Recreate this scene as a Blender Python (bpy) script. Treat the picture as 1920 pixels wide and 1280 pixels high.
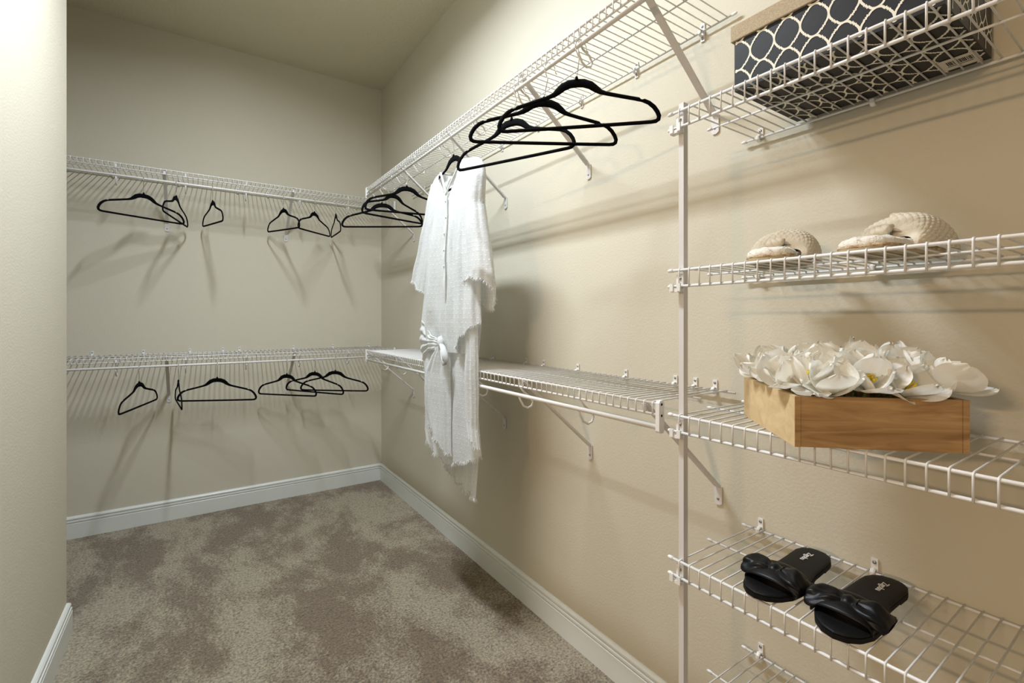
import bpy, math, random
from math import sin, cos, pi, radians, sqrt
from mathutils import Vector, Matrix, noise

for o in list(bpy.data.objects):
    bpy.data.objects.remove(o, do_unlink=True)
S = bpy.context.scene
COL = S.collection
R = random.Random(7)

# ------------------------------------------------------------------ camera
cam = bpy.data.cameras.new('camera')
cam.sensor_width = 36.0
cam.lens = 884.3 / 1920 * 36.0
cam.shift_y = -(640 - 598.7) / 1920
cam.clip_start = 0.02
co = bpy.data.objects.new('camera', cam)
COL.objects.link(co)
co.location = (-1.2206, -3.6518, 1.2544)
co.rotation_euler = (radians(90), 0, -radians(33.96))
S.camera = co

# ------------------------------------------------------------------ light
w = bpy.data.worlds.new('world')
S.world = w
w.use_nodes = True
w.node_tree.nodes['Background'].inputs[0].default_value = (1.0, 0.78, 0.56, 1)
w.node_tree.nodes['Background'].inputs[1].default_value = 0.52

def lamp(name, typ, loc, energy, color, radius=0.05, rot=None, size=None):
    l = bpy.data.lights.new(name, typ)
    l.energy = energy
    l.color = color
    if typ == 'AREA':
        l.shape = 'RECTANGLE'
        l.size, l.size_y = size
    else:
        l.shadow_soft_size = radius
    o = bpy.data.objects.new(name, l)
    COL.objects.link(o)
    o.location = loc
    if rot: o.rotation_euler = rot
    return o

# the closet's own light is the fluorescent tube of the ceiling fixture (TUBE_POWER, built with the room)
TUBE_POWER = 265
# unseen warm light bar inferred in the next room, shining in through the closet doorway
lamp('next_room_light_bar', 'AREA', (-4.6, -3.70, 2.12), 42, (1.0, 0.66, 0.40), rot=(0, -radians(90), 0), size=(0.08, 0.55))

S.view_settings.view_transform = 'Standard'
S.view_settings.look = 'None'
S.view_settings.gamma = 1.0
S.view_settings.use_curve_mapping = False
S.view_settings.exposure = 0.08

# ------------------------------------------------------------------ materials
def mat(name, base, rough=0.6, metal=0.0, spec=0.5, sheen=0.0, bump=None, var=None, trans=0.0, coat=0.0):
    """bump=(scale, strength, distance[, detail]); var=(scale, colour2, lo, hi)"""
    m = bpy.data.materials.new(name)
    m.use_nodes = True
    nt = m.node_tree
    b = nt.nodes['Principled BSDF']
    b.inputs['Base Color'].default_value = (*base, 1)
    b.inputs['Roughness'].default_value = rough
    b.inputs['Metallic'].default_value = metal
    b.inputs['Specular IOR Level'].default_value = spec
    if sheen: b.inputs['Sheen Weight'].default_value = sheen
    if coat: b.inputs['Coat Weight'].default_value = coat
    tc = nt.nodes.new('ShaderNodeTexCoord')
    if var:
        n = nt.nodes.new('ShaderNodeTexNoise')
        n.inputs['Scale'].default_value = var[0]
        n.inputs['Detail'].default_value = 5
        nt.links.new(tc.outputs['Object'], n.inputs['Vector'])
        cr = nt.nodes.new('ShaderNodeValToRGB')
        cr.color_ramp.elements[0].position = var[2]
        cr.color_ramp.elements[0].color = (*base, 1)
        cr.color_ramp.elements[1].position = var[3]
        cr.color_ramp.elements[1].color = (*var[1], 1)
        nt.links.new(n.outputs['Fac'], cr.inputs['Fac'])
        nt.links.new(cr.outputs['Color'], b.inputs['Base Color'])
    if bump:
        n = nt.nodes.new('ShaderNodeTexNoise')
        n.inputs['Scale'].default_value = bump[0]
        n.inputs['Detail'].default_value = bump[3] if len(bump) > 3 else 3
        nt.links.new(tc.outputs['Object'], n.inputs['Vector'])
        bn = nt.nodes.new('ShaderNodeBump')
        bn.inputs['Strength'].default_value = bump[1]
        bn.inputs['Distance'].default_value = bump[2]
        nt.links.new(n.outputs['Fac'], bn.inputs['Height'])
        nt.links.new(bn.outputs['Normal'], b.inputs['Normal'])
    if trans:
        tr = nt.nodes.new('ShaderNodeBsdfTranslucent')
        tr.inputs['Color'].default_value = (*base, 1)
        mx = nt.nodes.new('ShaderNodeMixShader')
        mx.inputs[0].default_value = trans
        nt.links.new(b.outputs[0], mx.inputs[1])
        nt.links.new(tr.outputs[0], mx.inputs[2])
        nt.links.new(mx.outputs[0], nt.nodes['Material Output'].inputs[0])
    return m

M_wall = mat('wall_paint', (0.60, 0.562, 0.452), 0.75, spec=0.25, bump=(150, 0.17, 0.0035, 2))
M_ceil = mat('ceiling_paint', (0.64, 0.60, 0.46), 0.9, spec=0.1, bump=(70, 0.6, 0.008, 4))
M_trim = mat('trim_paint', (0.70, 0.715, 0.67), 0.35, spec=0.5)
M_wire = mat('white_epoxy_wire', (0.74, 0.73, 0.71), 0.33)
M_plastic = mat('white_plastic', (0.78, 0.77, 0.75), 0.4)
M_bracket = mat('white_bracket_steel', (0.66, 0.64, 0.63), 0.35)
M_screw = mat('zinc_screw', (0.35, 0.36, 0.36), 0.3, metal=1.0)
M_chrome = mat('chrome_wire', (0.72, 0.73, 0.74), 0.18, metal=1.0)
M_velvet = mat('black_velvet', (0.0025, 0.0025, 0.003), 0.95, spec=0.08)
M_satin = mat('black_satin', (0.0035, 0.0035, 0.004), 0.40, spec=0.22)
M_insole = mat('black_insole', (0.004, 0.004, 0.0045), 0.5, spec=0.2)
M_print = mat('white_print', (0.75, 0.73, 0.68), 0.6)
M_rubber = mat('black_sole', (0.005, 0.0045, 0.004), 0.7, spec=0.2)
M_petal = mat('silk_petal', (0.93, 0.915, 0.85), 0.55, spec=0.3, trans=0.33, bump=(60, 0.25, 0.003, 2))
M_stamen = mat('yellow_stamen', (0.75, 0.55, 0.02), 0.6)
M_stem = mat('green_stem', (0.20, 0.28, 0.08), 0.6)
M_burlap = mat('burlap_lid', (0.50, 0.42, 0.30), 0.9, spec=0.1, bump=(700, 0.7, 0.001, 2), var=(400, (0.36, 0.29, 0.19), 0.35, 0.7))
M_boxdark = mat('charcoal_print_board', (0.016, 0.016, 0.018), 0.45, spec=0.25, bump=(90, 0.15, 0.001))
M_cream = mat('cream_ink', (0.80, 0.76, 0.63), 0.6)
M_label = mat('paper_label', (0.62, 0.58, 0.50), 0.7)
M_ink = mat('black_ink', (0.02, 0.02, 0.02), 0.7)
M_soletan = mat('tan_sole', (0.42, 0.34, 0.21), 0.6, bump=(300, 0.2, 0.0005))
M_fur = mat('ivory_fleece', (0.78, 0.74, 0.65), 0.95, spec=0.1, sheen=0.4, bump=(260, 0.8, 0.002, 4))
M_rope = mat('brown_jute_edge', (0.36, 0.24, 0.13), 0.95, spec=0.1, bump=(500, 0.9, 0.002, 3), var=(160, (0.62, 0.50, 0.34), 0.4, 0.62))
M_fleecein = mat('tan_fleece_inside', (0.50, 0.40, 0.29), 0.95, spec=0.1, bump=(300, 0.8, 0.002, 4))
M_knit = mat('cream_knit', (0.68, 0.61, 0.48), 0.95, spec=0.1, sheen=0.3, bump=(420, 0.6, 0.0015, 3))
M_globe = mat('frosted_glass', (0.9, 0.9, 0.86), 0.4)

def wood_material(name, c1, c2, rot):
    m = mat(name, c1, 0.5, spec=0.3)
    nt = m.node_tree; b = nt.nodes['Principled BSDF']
    tc = nt.nodes.new('ShaderNodeTexCoord')
    mp = nt.nodes.new('ShaderNodeMapping')
    mp.inputs['Scale'].default_value = rot
    n = nt.nodes.new('ShaderNodeTexNoise'); n.inputs['Scale'].default_value = 6; n.inputs['Detail'].default_value = 6
    n.inputs['Distortion'].default_value = 1.6
    cr = nt.nodes.new('ShaderNodeValToRGB')
    cr.color_ramp.elements[0].position = 0.32; cr.color_ramp.elements[0].color = (*c1, 1)
    cr.color_ramp.elements[1].position = 0.66; cr.color_ramp.elements[1].color = (*c2, 1)
    nt.links.new(tc.outputs['Object'], mp.inputs[0]); nt.links.new(mp.outputs[0], n.inputs['Vector'])
    nt.links.new(n.outputs['Fac'], cr.inputs[0]); nt.links.new(cr.outputs[0], b.inputs['Base Color'])
    return m
M_wood = wood_material('pine_wood', (0.30, 0.165, 0.065), (0.52, 0.33, 0.15), (1.0, 1.0, 9.0))
M_woodend = wood_material('pale_pine', (0.56, 0.40, 0.20), (0.68, 0.52, 0.29), (3.0, 3.0, 5.0))

def carpet_material():
    m = mat('carpet_pile', (0.3, 0.2, 0.14), 0.95, spec=0.08, sheen=0.25)
    nt = m.node_tree; b = nt.nodes['Principled BSDF']
    tc = nt.nodes.new('ShaderNodeTexCoord')
    big = nt.nodes.new('ShaderNodeTexNoise'); big.inputs['Scale'].default_value = 1.7
    big.inputs['Detail'].default_value = 9; big.inputs['Roughness'].default_value = 0.72
    big.inputs['Distortion'].default_value = 0.15
    mp = nt.nodes.new('ShaderNodeMapping'); mp.inputs['Scale'].default_value = (1.35, 0.8, 1)
    mp.inputs['Rotation'].default_value = (0, 0, 0.25); mp.inputs['Location'].default_value = (0.35, 0.2, 0)
    fine = nt.nodes.new('ShaderNodeTexNoise'); fine.inputs['Scale'].default_value = 105
    fine.inputs['Detail'].default_value = 6; fine.inputs['Roughness'].default_value = 0.75
    nt.links.new(tc.outputs['Object'], mp.inputs[0]); nt.links.new(mp.outputs[0], big.inputs['Vector'])
    nt.links.new(tc.outputs['Object'], fine.inputs['Vector'])
    # pile brushed light or dark: a real nap pattern of the carpet
    add = nt.nodes.new('ShaderNodeMath'); add.operation = 'MULTIPLY_ADD'
    nt.links.new(fine.outputs['Fac'], add.inputs[0]); add.inputs[1].default_value = 0.22
    nt.links.new(big.outputs['Fac'], add.inputs[2])
    cr = nt.nodes.new('ShaderNodeValToRGB')
    cr.color_ramp.elements[0].position = 0.552; cr.color_ramp.elements[0].color = (0.225, 0.158, 0.090, 1)
    cr.color_ramp.elements[1].position = 0.655; cr.color_ramp.elements[1].color = (0.43, 0.358, 0.240, 1)
    nt.links.new(add.outputs[0], cr.inputs[0])
    ramp2 = nt.nodes.new('ShaderNodeMapRange')
    ramp2.inputs[1].default_value = 0.36; ramp2.inputs[2].default_value = 0.60
    ramp2.inputs[3].default_value = 0.42; ramp2.inputs[4].default_value = 1.32
    nt.links.new(fine.outputs['Fac'], ramp2.inputs[0])
    mul = nt.nodes.new('ShaderNodeVectorMath'); mul.operation = 'SCALE'
    nt.links.new(cr.outputs[0], mul.inputs[0]); nt.links.new(ramp2.outputs[0], mul.inputs['Scale'])
    # shade in the gaps between tufts, darkened into the pile colour
    gp = nt.nodes.new('ShaderNodeTexNoise'); gp.inputs['Scale'].default_value = 75; gp.inputs['Detail'].default_value = 4; gp.inputs['Roughness'].default_value = 0.7
    mp2 = nt.nodes.new('ShaderNodeMapping'); mp2.inputs['Scale'].default_value = (0.6, 1.5, 1); mp2.inputs['Rotation'].default_value = (0, 0, 0.5)
    nt.links.new(tc.outputs['Object'], mp2.inputs[0]); nt.links.new(mp2.outputs[0], gp.inputs['Vector'])
    gr = nt.nodes.new('ShaderNodeMapRange'); nt.links.new(gp.outputs['Fac'], gr.inputs[0])
    gr.inputs[1].default_value = 0.33; gr.inputs[2].default_value = 0.44; gr.inputs[3].default_value = 0.30; gr.inputs[4].default_value = 1.0
    mul2 = nt.nodes.new('ShaderNodeVectorMath'); mul2.operation = 'SCALE'
    nt.links.new(mul.outputs[0], mul2.inputs[0]); nt.links.new(gr.outputs[0], mul2.inputs['Scale'])
    nt.links.new(mul2.outputs[0], b.inputs['Base Color'])
    bn = nt.nodes.new('ShaderNodeBump'); bn.inputs['Strength'].default_value = 1.0; bn.inputs['Distance'].default_value = 0.010
    nt.links.new(fine.outputs['Fac'], bn.inputs['Height']); nt.links.new(bn.outputs[0], b.inputs['Normal'])
    return m
M_carpet = carpet_material()

def robe_material():
    m = mat('swiss_dot_chiffon', (0.80, 0.81, 0.79), 0.75, spec=0.15, sheen=0.2)
    nt = m.node_tree; b = nt.nodes['Principled BSDF']
    uv = nt.nodes.new('ShaderNodeUVMap')
    def math_(op, a=None, v=None, c=None):
        n = nt.nodes.new('ShaderNodeMath'); n.operation = op
        if a is not None: nt.links.new(a, n.inputs[0])
        if v is not None:
            if isinstance(v, (int, float)): n.inputs[1].default_value = v
            else: nt.links.new(v, n.inputs[1])
        if c is not None: n.inputs[2].default_value = c
        return n.outputs[0]
    sp = nt.nodes.new('ShaderNodeSeparateXYZ'); nt.links.new(uv.outputs[0], sp.inputs[0])
    x = math_('MULTIPLY', sp.outputs[0], 50.0); y = math_('MULTIPLY', sp.outputs[1], 56.0)
    row = math_('FLOOR', y)
    half = math_('MULTIPLY', math_('MODULO', row, 2.0), 0.5)
    fx = math_('SUBTRACT', math_('FRACT', math_('ADD', x, half)), 0.5)
    fy = math_('SUBTRACT', math_('FRACT', y), 0.5)
    d = math_('SQRT', math_('ADD', math_('MULTIPLY', fx, fx), math_('MULTIPLY', fy, fy)))
    mr = nt.nodes.new('ShaderNodeMapRange'); nt.links.new(d, mr.inputs[0])
    mr.inputs[1].default_value = 0.10; mr.inputs[2].default_value = 0.17
    mr.inputs[3].default_value = 1.0; mr.inputs[4].default_value = 0.0
    mix = nt.nodes.new('ShaderNodeMix'); mix.data_type = 'RGBA'
    nt.links.new(mr.outputs[0], mix.inputs[0])
    mix.inputs[6].default_value = (0.76, 0.775, 0.77, 1); mix.inputs[7].default_value = (0.88, 0.885, 0.88, 1)
    nt.links.new(mix.outputs[2], b.inputs['Base Color'])
    bn = nt.nodes.new('ShaderNodeBump'); bn.inputs['Strength'].default_value = 0.5; bn.inputs['Distance'].default_value = 0.0015
    nt.links.new(mr.outputs[0], bn.inputs['Height'])
    ns = nt.nodes.new('ShaderNodeTexNoise'); ns.inputs['Scale'].default_value = 35; ns.inputs['Detail'].default_value = 3
    tc = nt.nodes.new('ShaderNodeTexCoord'); nt.links.new(tc.outputs['Object'], ns.inputs['Vector'])
    b2 = nt.nodes.new('ShaderNodeBump'); b2.inputs['Strength'].default_value = 0.25; b2.inputs['Distance'].default_value = 0.006
    nt.links.new(ns.outputs['Fac'], b2.inputs['Height']); nt.links.new(bn.outputs[0], b2.inputs['Normal'])
    nt.links.new(b2.outputs[0], b.inputs['Normal'])
    tr = nt.nodes.new('ShaderNodeBsdfTranslucent'); tr.inputs['Color'].default_value = (0.86, 0.86, 0.83, 1)
    tp = nt.nodes.new('ShaderNodeBsdfTransparent')
    m1 = nt.nodes.new('ShaderNodeMixShader'); m1.inputs[0].default_value = 0.25
    m2 = nt.nodes.new('ShaderNodeMixShader')
    sub = nt.nodes.new('ShaderNodeMapRange'); nt.links.new(mr.outputs[0], sub.inputs[0])
    sub.inputs[3].default_value = 0.08; sub.inputs[4].default_value = 0.0
    nt.links.new(sub.outputs[0], m2.inputs[0])
    nt.links.new(b.outputs[0], m1.inputs[1]); nt.links.new(tr.outputs[0], m1.inputs[2])
    nt.links.new(m1.outputs[0], m2.inputs[1]); nt.links.new(tp.outputs[0], m2.inputs[2])
    nt.links.new(m2.outputs[0], nt.nodes['Material Output'].inputs[0])
    return m
M_robe = robe_material()
M_thread = mat('white_thread', (0.80, 0.80, 0.78), 0.8, trans=0.3)

# ------------------------------------------------------------------ helpers
def me(name, V, F, m, smooth=False, uvs=None):
    d = bpy.data.meshes.new(name)
    d.from_pydata([tuple(v) for v in V], [], F)
    d.materials.append(m)
    if smooth:
        d.polygons.foreach_set('use_smooth', [True] * len(d.polygons))
    if uvs:
        l = d.uv_layers.new(name='UVMap')
        for i, lp in enumerate(d.loops):
            l.data[i].uv = uvs[lp.vertex_index]
    d.update()
    return d

def link(name, d, parent=None, loc=None):
    o = bpy.data.objects.new(name, d)
    COL.objects.link(o)
    if parent: o.parent = parent
    if loc: o.location = loc
    return o

def thing(name, label, cat, loc=(0, 0, 0), rot=(0, 0, 0), group=None):
    o = bpy.data.objects.new(name, None)
    COL.objects.link(o)
    o.location = loc; o.rotation_euler = rot
    o.empty_display_size = 0.05
    o['label'] = label; o['category'] = cat
    if group: o['group'] = group
    return o

class MB:
    """collects simple shapes into one mesh"""
    def __init__(s): s.V = []; s.F = []
    def add(s, V, F):
        n = len(s.V); s.V += [tuple(v) for v in V]; s.F += [tuple(i + n for i in f) for f in F]; return s
    def box(s, x0, x1, y0, y1, z0, z1):
        V = [(x, y, z) for x in (x0, x1) for y in (y0, y1) for z in (z0, z1)]
        F = [(0, 1, 3, 2), (4, 6, 7, 5), (0, 4, 5, 1), (2, 3, 7, 6), (0, 2, 6, 4), (1, 5, 7, 3)]
        return s.add(V, F)
    def tube(s, P, r, n=8, caps=True, closed=False, flat=None, up=None):
        P = [Vector(p) for p in P]; N = len(P)
        rr = r if isinstance(r, (list, tuple)) else [r] * N
        V = []; F = []
        ref = None
        for i in range(N):
            a = P[(i - 1) % N] if (i > 0 or closed) else P[i]
            b = P[(i + 1) % N] if (i < N - 1 or closed) else P[i]
            t = (b - a).normalized() if (b - a).length > 1e-9 else Vector((0, 0, 1))
            if up is not None:
                ref = Vector(up)
            elif ref is None:
                ref = Vector((0, 0, 1)) if abs(t.z) < 0.9 else Vector((1, 0, 0))
            u = (ref - t * ref.dot(t)); u = u.normalized() if u.length > 1e-6 else t.orthogonal().normalized()
            v = t.cross(u)
            if up is None: ref = u
            fl = 1.0 if flat is None else (flat[i] if isinstance(flat, (list, tuple)) else flat)
            for k in range(n):
                an = 2 * pi * k / n + pi / n
                V.append(P[i] + (u * cos(an) * fl + v * sin(an)) * rr[i])
        M = N if closed else N - 1
        for i in range(M):
            j = (i + 1) % N
            for k in range(n):
                l = (k + 1) % n
                F.append((i * n + k, i * n + l, j * n + l, j * n + k))
        if caps and not closed:
            F.append(tuple(range(n))[::-1]); F.append(tuple((N - 1) * n + k for k in range(n)))
        return s.add(V, F)
    def prism(s, poly, z0, z1, f=lambda x, y, z: (x, y, z)):
        n = len(poly)
        V = [f(x, y, z0) for x, y in poly] + [f(x, y, z1) for x, y in poly]
        F = [tuple(range(n))[::-1], tuple(range(n, 2 * n))] + [(i, (i + 1) % n, n + (i + 1) % n, n + i) for i in range(n)]
        return s.add(V, F)
    def grid(s, nu, nv, fn):
        V = [fn(i / (nu - 1), j / (nv - 1)) for j in range(nv) for i in range(nu)]
        F = [(j * nu + i, j * nu + i + 1, (j + 1) * nu + i + 1, (j + 1) * nu + i) for j in range(nv - 1) for i in range(nu - 1)]
        return s.add(V, F)
    def ball(s, c, rx, ry=None, rz=None, nu=10, nv=7):
        ry = ry or rx; rz = rz or rx
        V = []; F = []
        for j in range(nv + 1):
            th = pi * j / nv
            for i in range(nu):
                ph = 2 * pi * i / nu
                V.append((c[0] + rx * sin(th) * cos(ph), c[1] + ry * sin(th) * sin(ph), c[2] + rz * cos(th)))
        for j in range(nv):
            for i in range(nu):
                k = (i + 1) % nu
                F.append((j * nu + i, (j + 1) * nu + i, (j + 1) * nu + k, j * nu + k))
        return s.add(V, F)
    def mesh(s, name, m, smooth=False): return me(name, s.V, s.F, m, smooth)
    def build(s, name, m, parent=None, smooth=False, loc=None):
        return link(name, s.mesh(name, m, smooth), parent, loc)

def autosmooth(o, ang=35):
    o.data.polygons.foreach_set('use_smooth', [True] * len(o.data.polygons))
    o.data.set_sharp_from_angle(angle=radians(ang))
    return o

def struct(name, mb, m, label=None, parent=None):
    o = mb.build(name, m, parent)
    if not parent:
        o['kind'] = 'structure'
    if label: o['label'] = label
    return o

def interp(tab, x):
    """piecewise smooth interpolation of rows (x, a, b, ...), x ascending or descending"""
    if tab[0][0] > tab[-1][0]:
        tab = tab[::-1]
    if x <= tab[0][0]: return tab[0][1:]
    for a, b in zip(tab, tab[1:]):
        if x <= b[0]:
            t = (x - a[0]) / (b[0] - a[0])
            return tuple(p + (q - p) * t for p, q in zip(a[1:], b[1:]))
    return tab[-1][1:]

# ------------------------------------------------------------------ room shell
H = 3.053; XL = -1.642; YE = -1.108; XA = -2.45; YR = -4.7; DY0, DY1, DH = -4.3, -2.606, 2.30
struct('wall_right', MB().box(0, 0.12, YR - 0.12, 0.12, 0, H), M_wall, 'warm beige painted closet wall carrying the wire shelving on the right')
struct('wall_back', MB().box(XA - 0.12, 0, 0, 0.12, 0, H), M_wall, 'greenish beige end wall of the closet behind the rows of hangers')
struct('wall_left', MB().box(XL - 0.12, XL, DY1, YE, 0, H).box(XL - 0.12, XL, DY0, DY1, DH, H).box(XL - 0.12, XL, YR, DY0, 0, H),
       M_wall, 'pale painted wall end at the left edge, close to the viewer')
struct('wall_alcove_end', MB().box(XA - 0.12, XL - 0.12, YE - 0.12, YE, 0, H), M_wall)
struct('wall_alcove_side', MB().box(XA - 0.12, XA, YE, 0, 0, H), M_wall)
struct('wall_rear', MB().box(XL - 0.12, 0, YR - 0.12, YR, 0, H), M_wall)
struct('ceiling', MB().box(XA - 0.12, 0.12, YR - 0.12, 0.12, H, H + 0.1), M_ceil, 'textured beige ceiling')

def floor_mesh():
    nx, ny = 420, 560
    x0, x1, y0, y1 = XA, 0.0, YR, 0.0
    V = []
    for j in range(ny):
        y = y0 + (y1 - y0) * j / (ny - 1)
        for i in range(nx):
            x = x0 + (x1 - x0) * i / (nx - 1)
            h = 0.0
            if 0 < i < nx - 1 and 0 < j < ny - 1:
                h = 0.0022 * (R.random() - .5) + 0.0022 * noise.noise((x * 38, y * 60, 0)) 
            V.append((x, y, h))
    F = [(j * nx + i, j * nx + i + 1, (j + 1) * nx + i + 1, (j + 1) * nx + i) for j in range(ny - 1) for i in range(nx - 1)]
    return me('carpet', V, F, M_carpet, True)
fl = link('floor', floor_mesh()); fl['kind'] = 'structure'; fl['label'] = 'brown and beige plush carpet brushed into light and dark patches'
struct('floor_slab', MB().box(XA - 0.12, 0.12, YR - 0.12, 0.12, -0.08, -0.01), M_trim)

# baseboard profile (out from wall, height)
BP = [(0, 0), (0.016, 0), (0.016, 0.086), (0.0145, 0.088), (0.0095, 0.0885), (0.0095, 0.0915), (0.0150, 0.093), (0.0150, 0.101), (0.0115, 0.103),
      (0.0075, 0.1035), (0.0075, 0.107), (0.0125, 0.109), (0.0125, 0.116), (0.009, 0.1215), (0.005, 0.1245), (0.003, 0.126), (0, 0.126)]
def baseboard(name, path, label, closed=False):
    """path: list of (x, y) along wall foot; outward = left normal of travel"""
    pts = [Vector(p) for p in path]
    V = []; F = []; n = len(BP)
    for i, p in enumerate(pts):
        d0 = (pts[i] - pts[i - 1]).normalized() if i > 0 else None
        d1 = (pts[i + 1] - pts[i]).normalized() if i < len(pts) - 1 else None
        n0 = Vector((-d0.y, d0.x)) if d0 else None
        n1 = Vector((-d1.y, d1.x)) if d1 else None
        if n0 and n1:
            m_ = (n0 + n1); m_ = m_ / (1 + n0.dot(n1))
        else: m_ = n0 or n1
        for a, h in BP:
            V.append((p.x + m_.x * a, p.y + m_.y * a, h))
    for i in range(len(pts) - 1):
        for k in range(n):
            l = (k + 1) % n
            F.append((i * n + k, i * n + l, (i + 1) * n + l, (i + 1) * n + k))
    F.append(tuple(range(n))); F.append(tuple((len(pts) - 1) * n + k for k in range(n))[::-1])
    o = link(name, me(name, V, F, M_trim)); autosmooth(o, 25)
    o['kind'] = 'structure'; o['label'] = label
    return o
baseboard('baseboard_right', [(0, YR), (0, -0.0)], 'white grooved baseboard along the right wall')
baseboard('baseboard_back', [(0, 0), (XA, 0)], 'white grooved baseboard along the end wall')
baseboard('baseboard_left', [(XA, YE), (XL, YE), (XL, DY1)], 'white grooved baseboard wrapping the near wall end at left')
# door casing of the entry behind the viewer
struct('trim_1', MB().box(XL, XL + 0.015, DY1, DY1 + 0.07, 0, DH + 0.07).box(XL, XL + 0.015, DY0 - 0.07, DY0, 0, DH + 0.07)
       .box(XL, XL + 0.015, DY0, DY1, DH, DH + 0.07), M_trim)
# ceiling fixture: slim fluorescent strip running along the closet
cl = thing('ceiling_light', 'slim flush strip light on the closet ceiling, above the picture', 'ceiling light', (-1.02, -2.1, H))
MB().box(-.056, .056, -.40, .40, -.030, -.0005).box(-.056, -.051, -.40, .40, -.051, -.030).box(.051, .056, -.40, .40, -.051, -.030)\
    .box(-.051, .051, -.40, -.395, -.051, -.030).box(-.051, .051, .395, .40, -.051, -.030).build('housing', M_plastic, cl)  # rims below the emitter added as baffles to dim the upper walls
M_tube = bpy.data.materials.new('lit_tube'); M_tube.use_nodes = True
nt = M_tube.node_tree; nt.nodes.remove(nt.nodes['Principled BSDF'])
em = nt.nodes.new('ShaderNodeEmission'); em.inputs[0].default_value = (0.92, 1.0, 1.10, 1); em.inputs[1].default_value = TUBE_POWER
nt.links.new(em.outputs[0], nt.nodes['Material Output'].inputs[0])
MB().add([(-.05, -.39, -.032), (.05, -.39, -.032), (.05, .39, -.032), (-.05, .39, -.032)], [(3, 2, 1, 0)]).build('lit_diffuser', M_tube, cl)

# ------------------------------------------------------------------ wire shelving
RW, RR = 0.0017, 0.0032
def mapR(a, d, z): return Vector((-d, a, z))       # right wall: a = y
def mapB(a, d, z): return Vector((a, -d, z))       # end wall: a = x

SCREW = None
def screw_mesh():
    mb = MB()
    V = []
    prof = [(0.0001, 0.0024), (0.0024, 0.0020), (0.0040, 0.0007), (0.0040, 0)]
    n = 10
    for r, z in prof:
        for k in range(n): V.append((z, r * cos(2 * pi * k / n), r * sin(2 * pi * k / n)))
    F = [(i * n + k, i * n + (k + 1) % n, (i + 1) * n + (k + 1) % n, (i + 1) * n + k) for i in range(3) for k in range(n)]
    return me('screw', V, F, M_screw, True)

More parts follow.
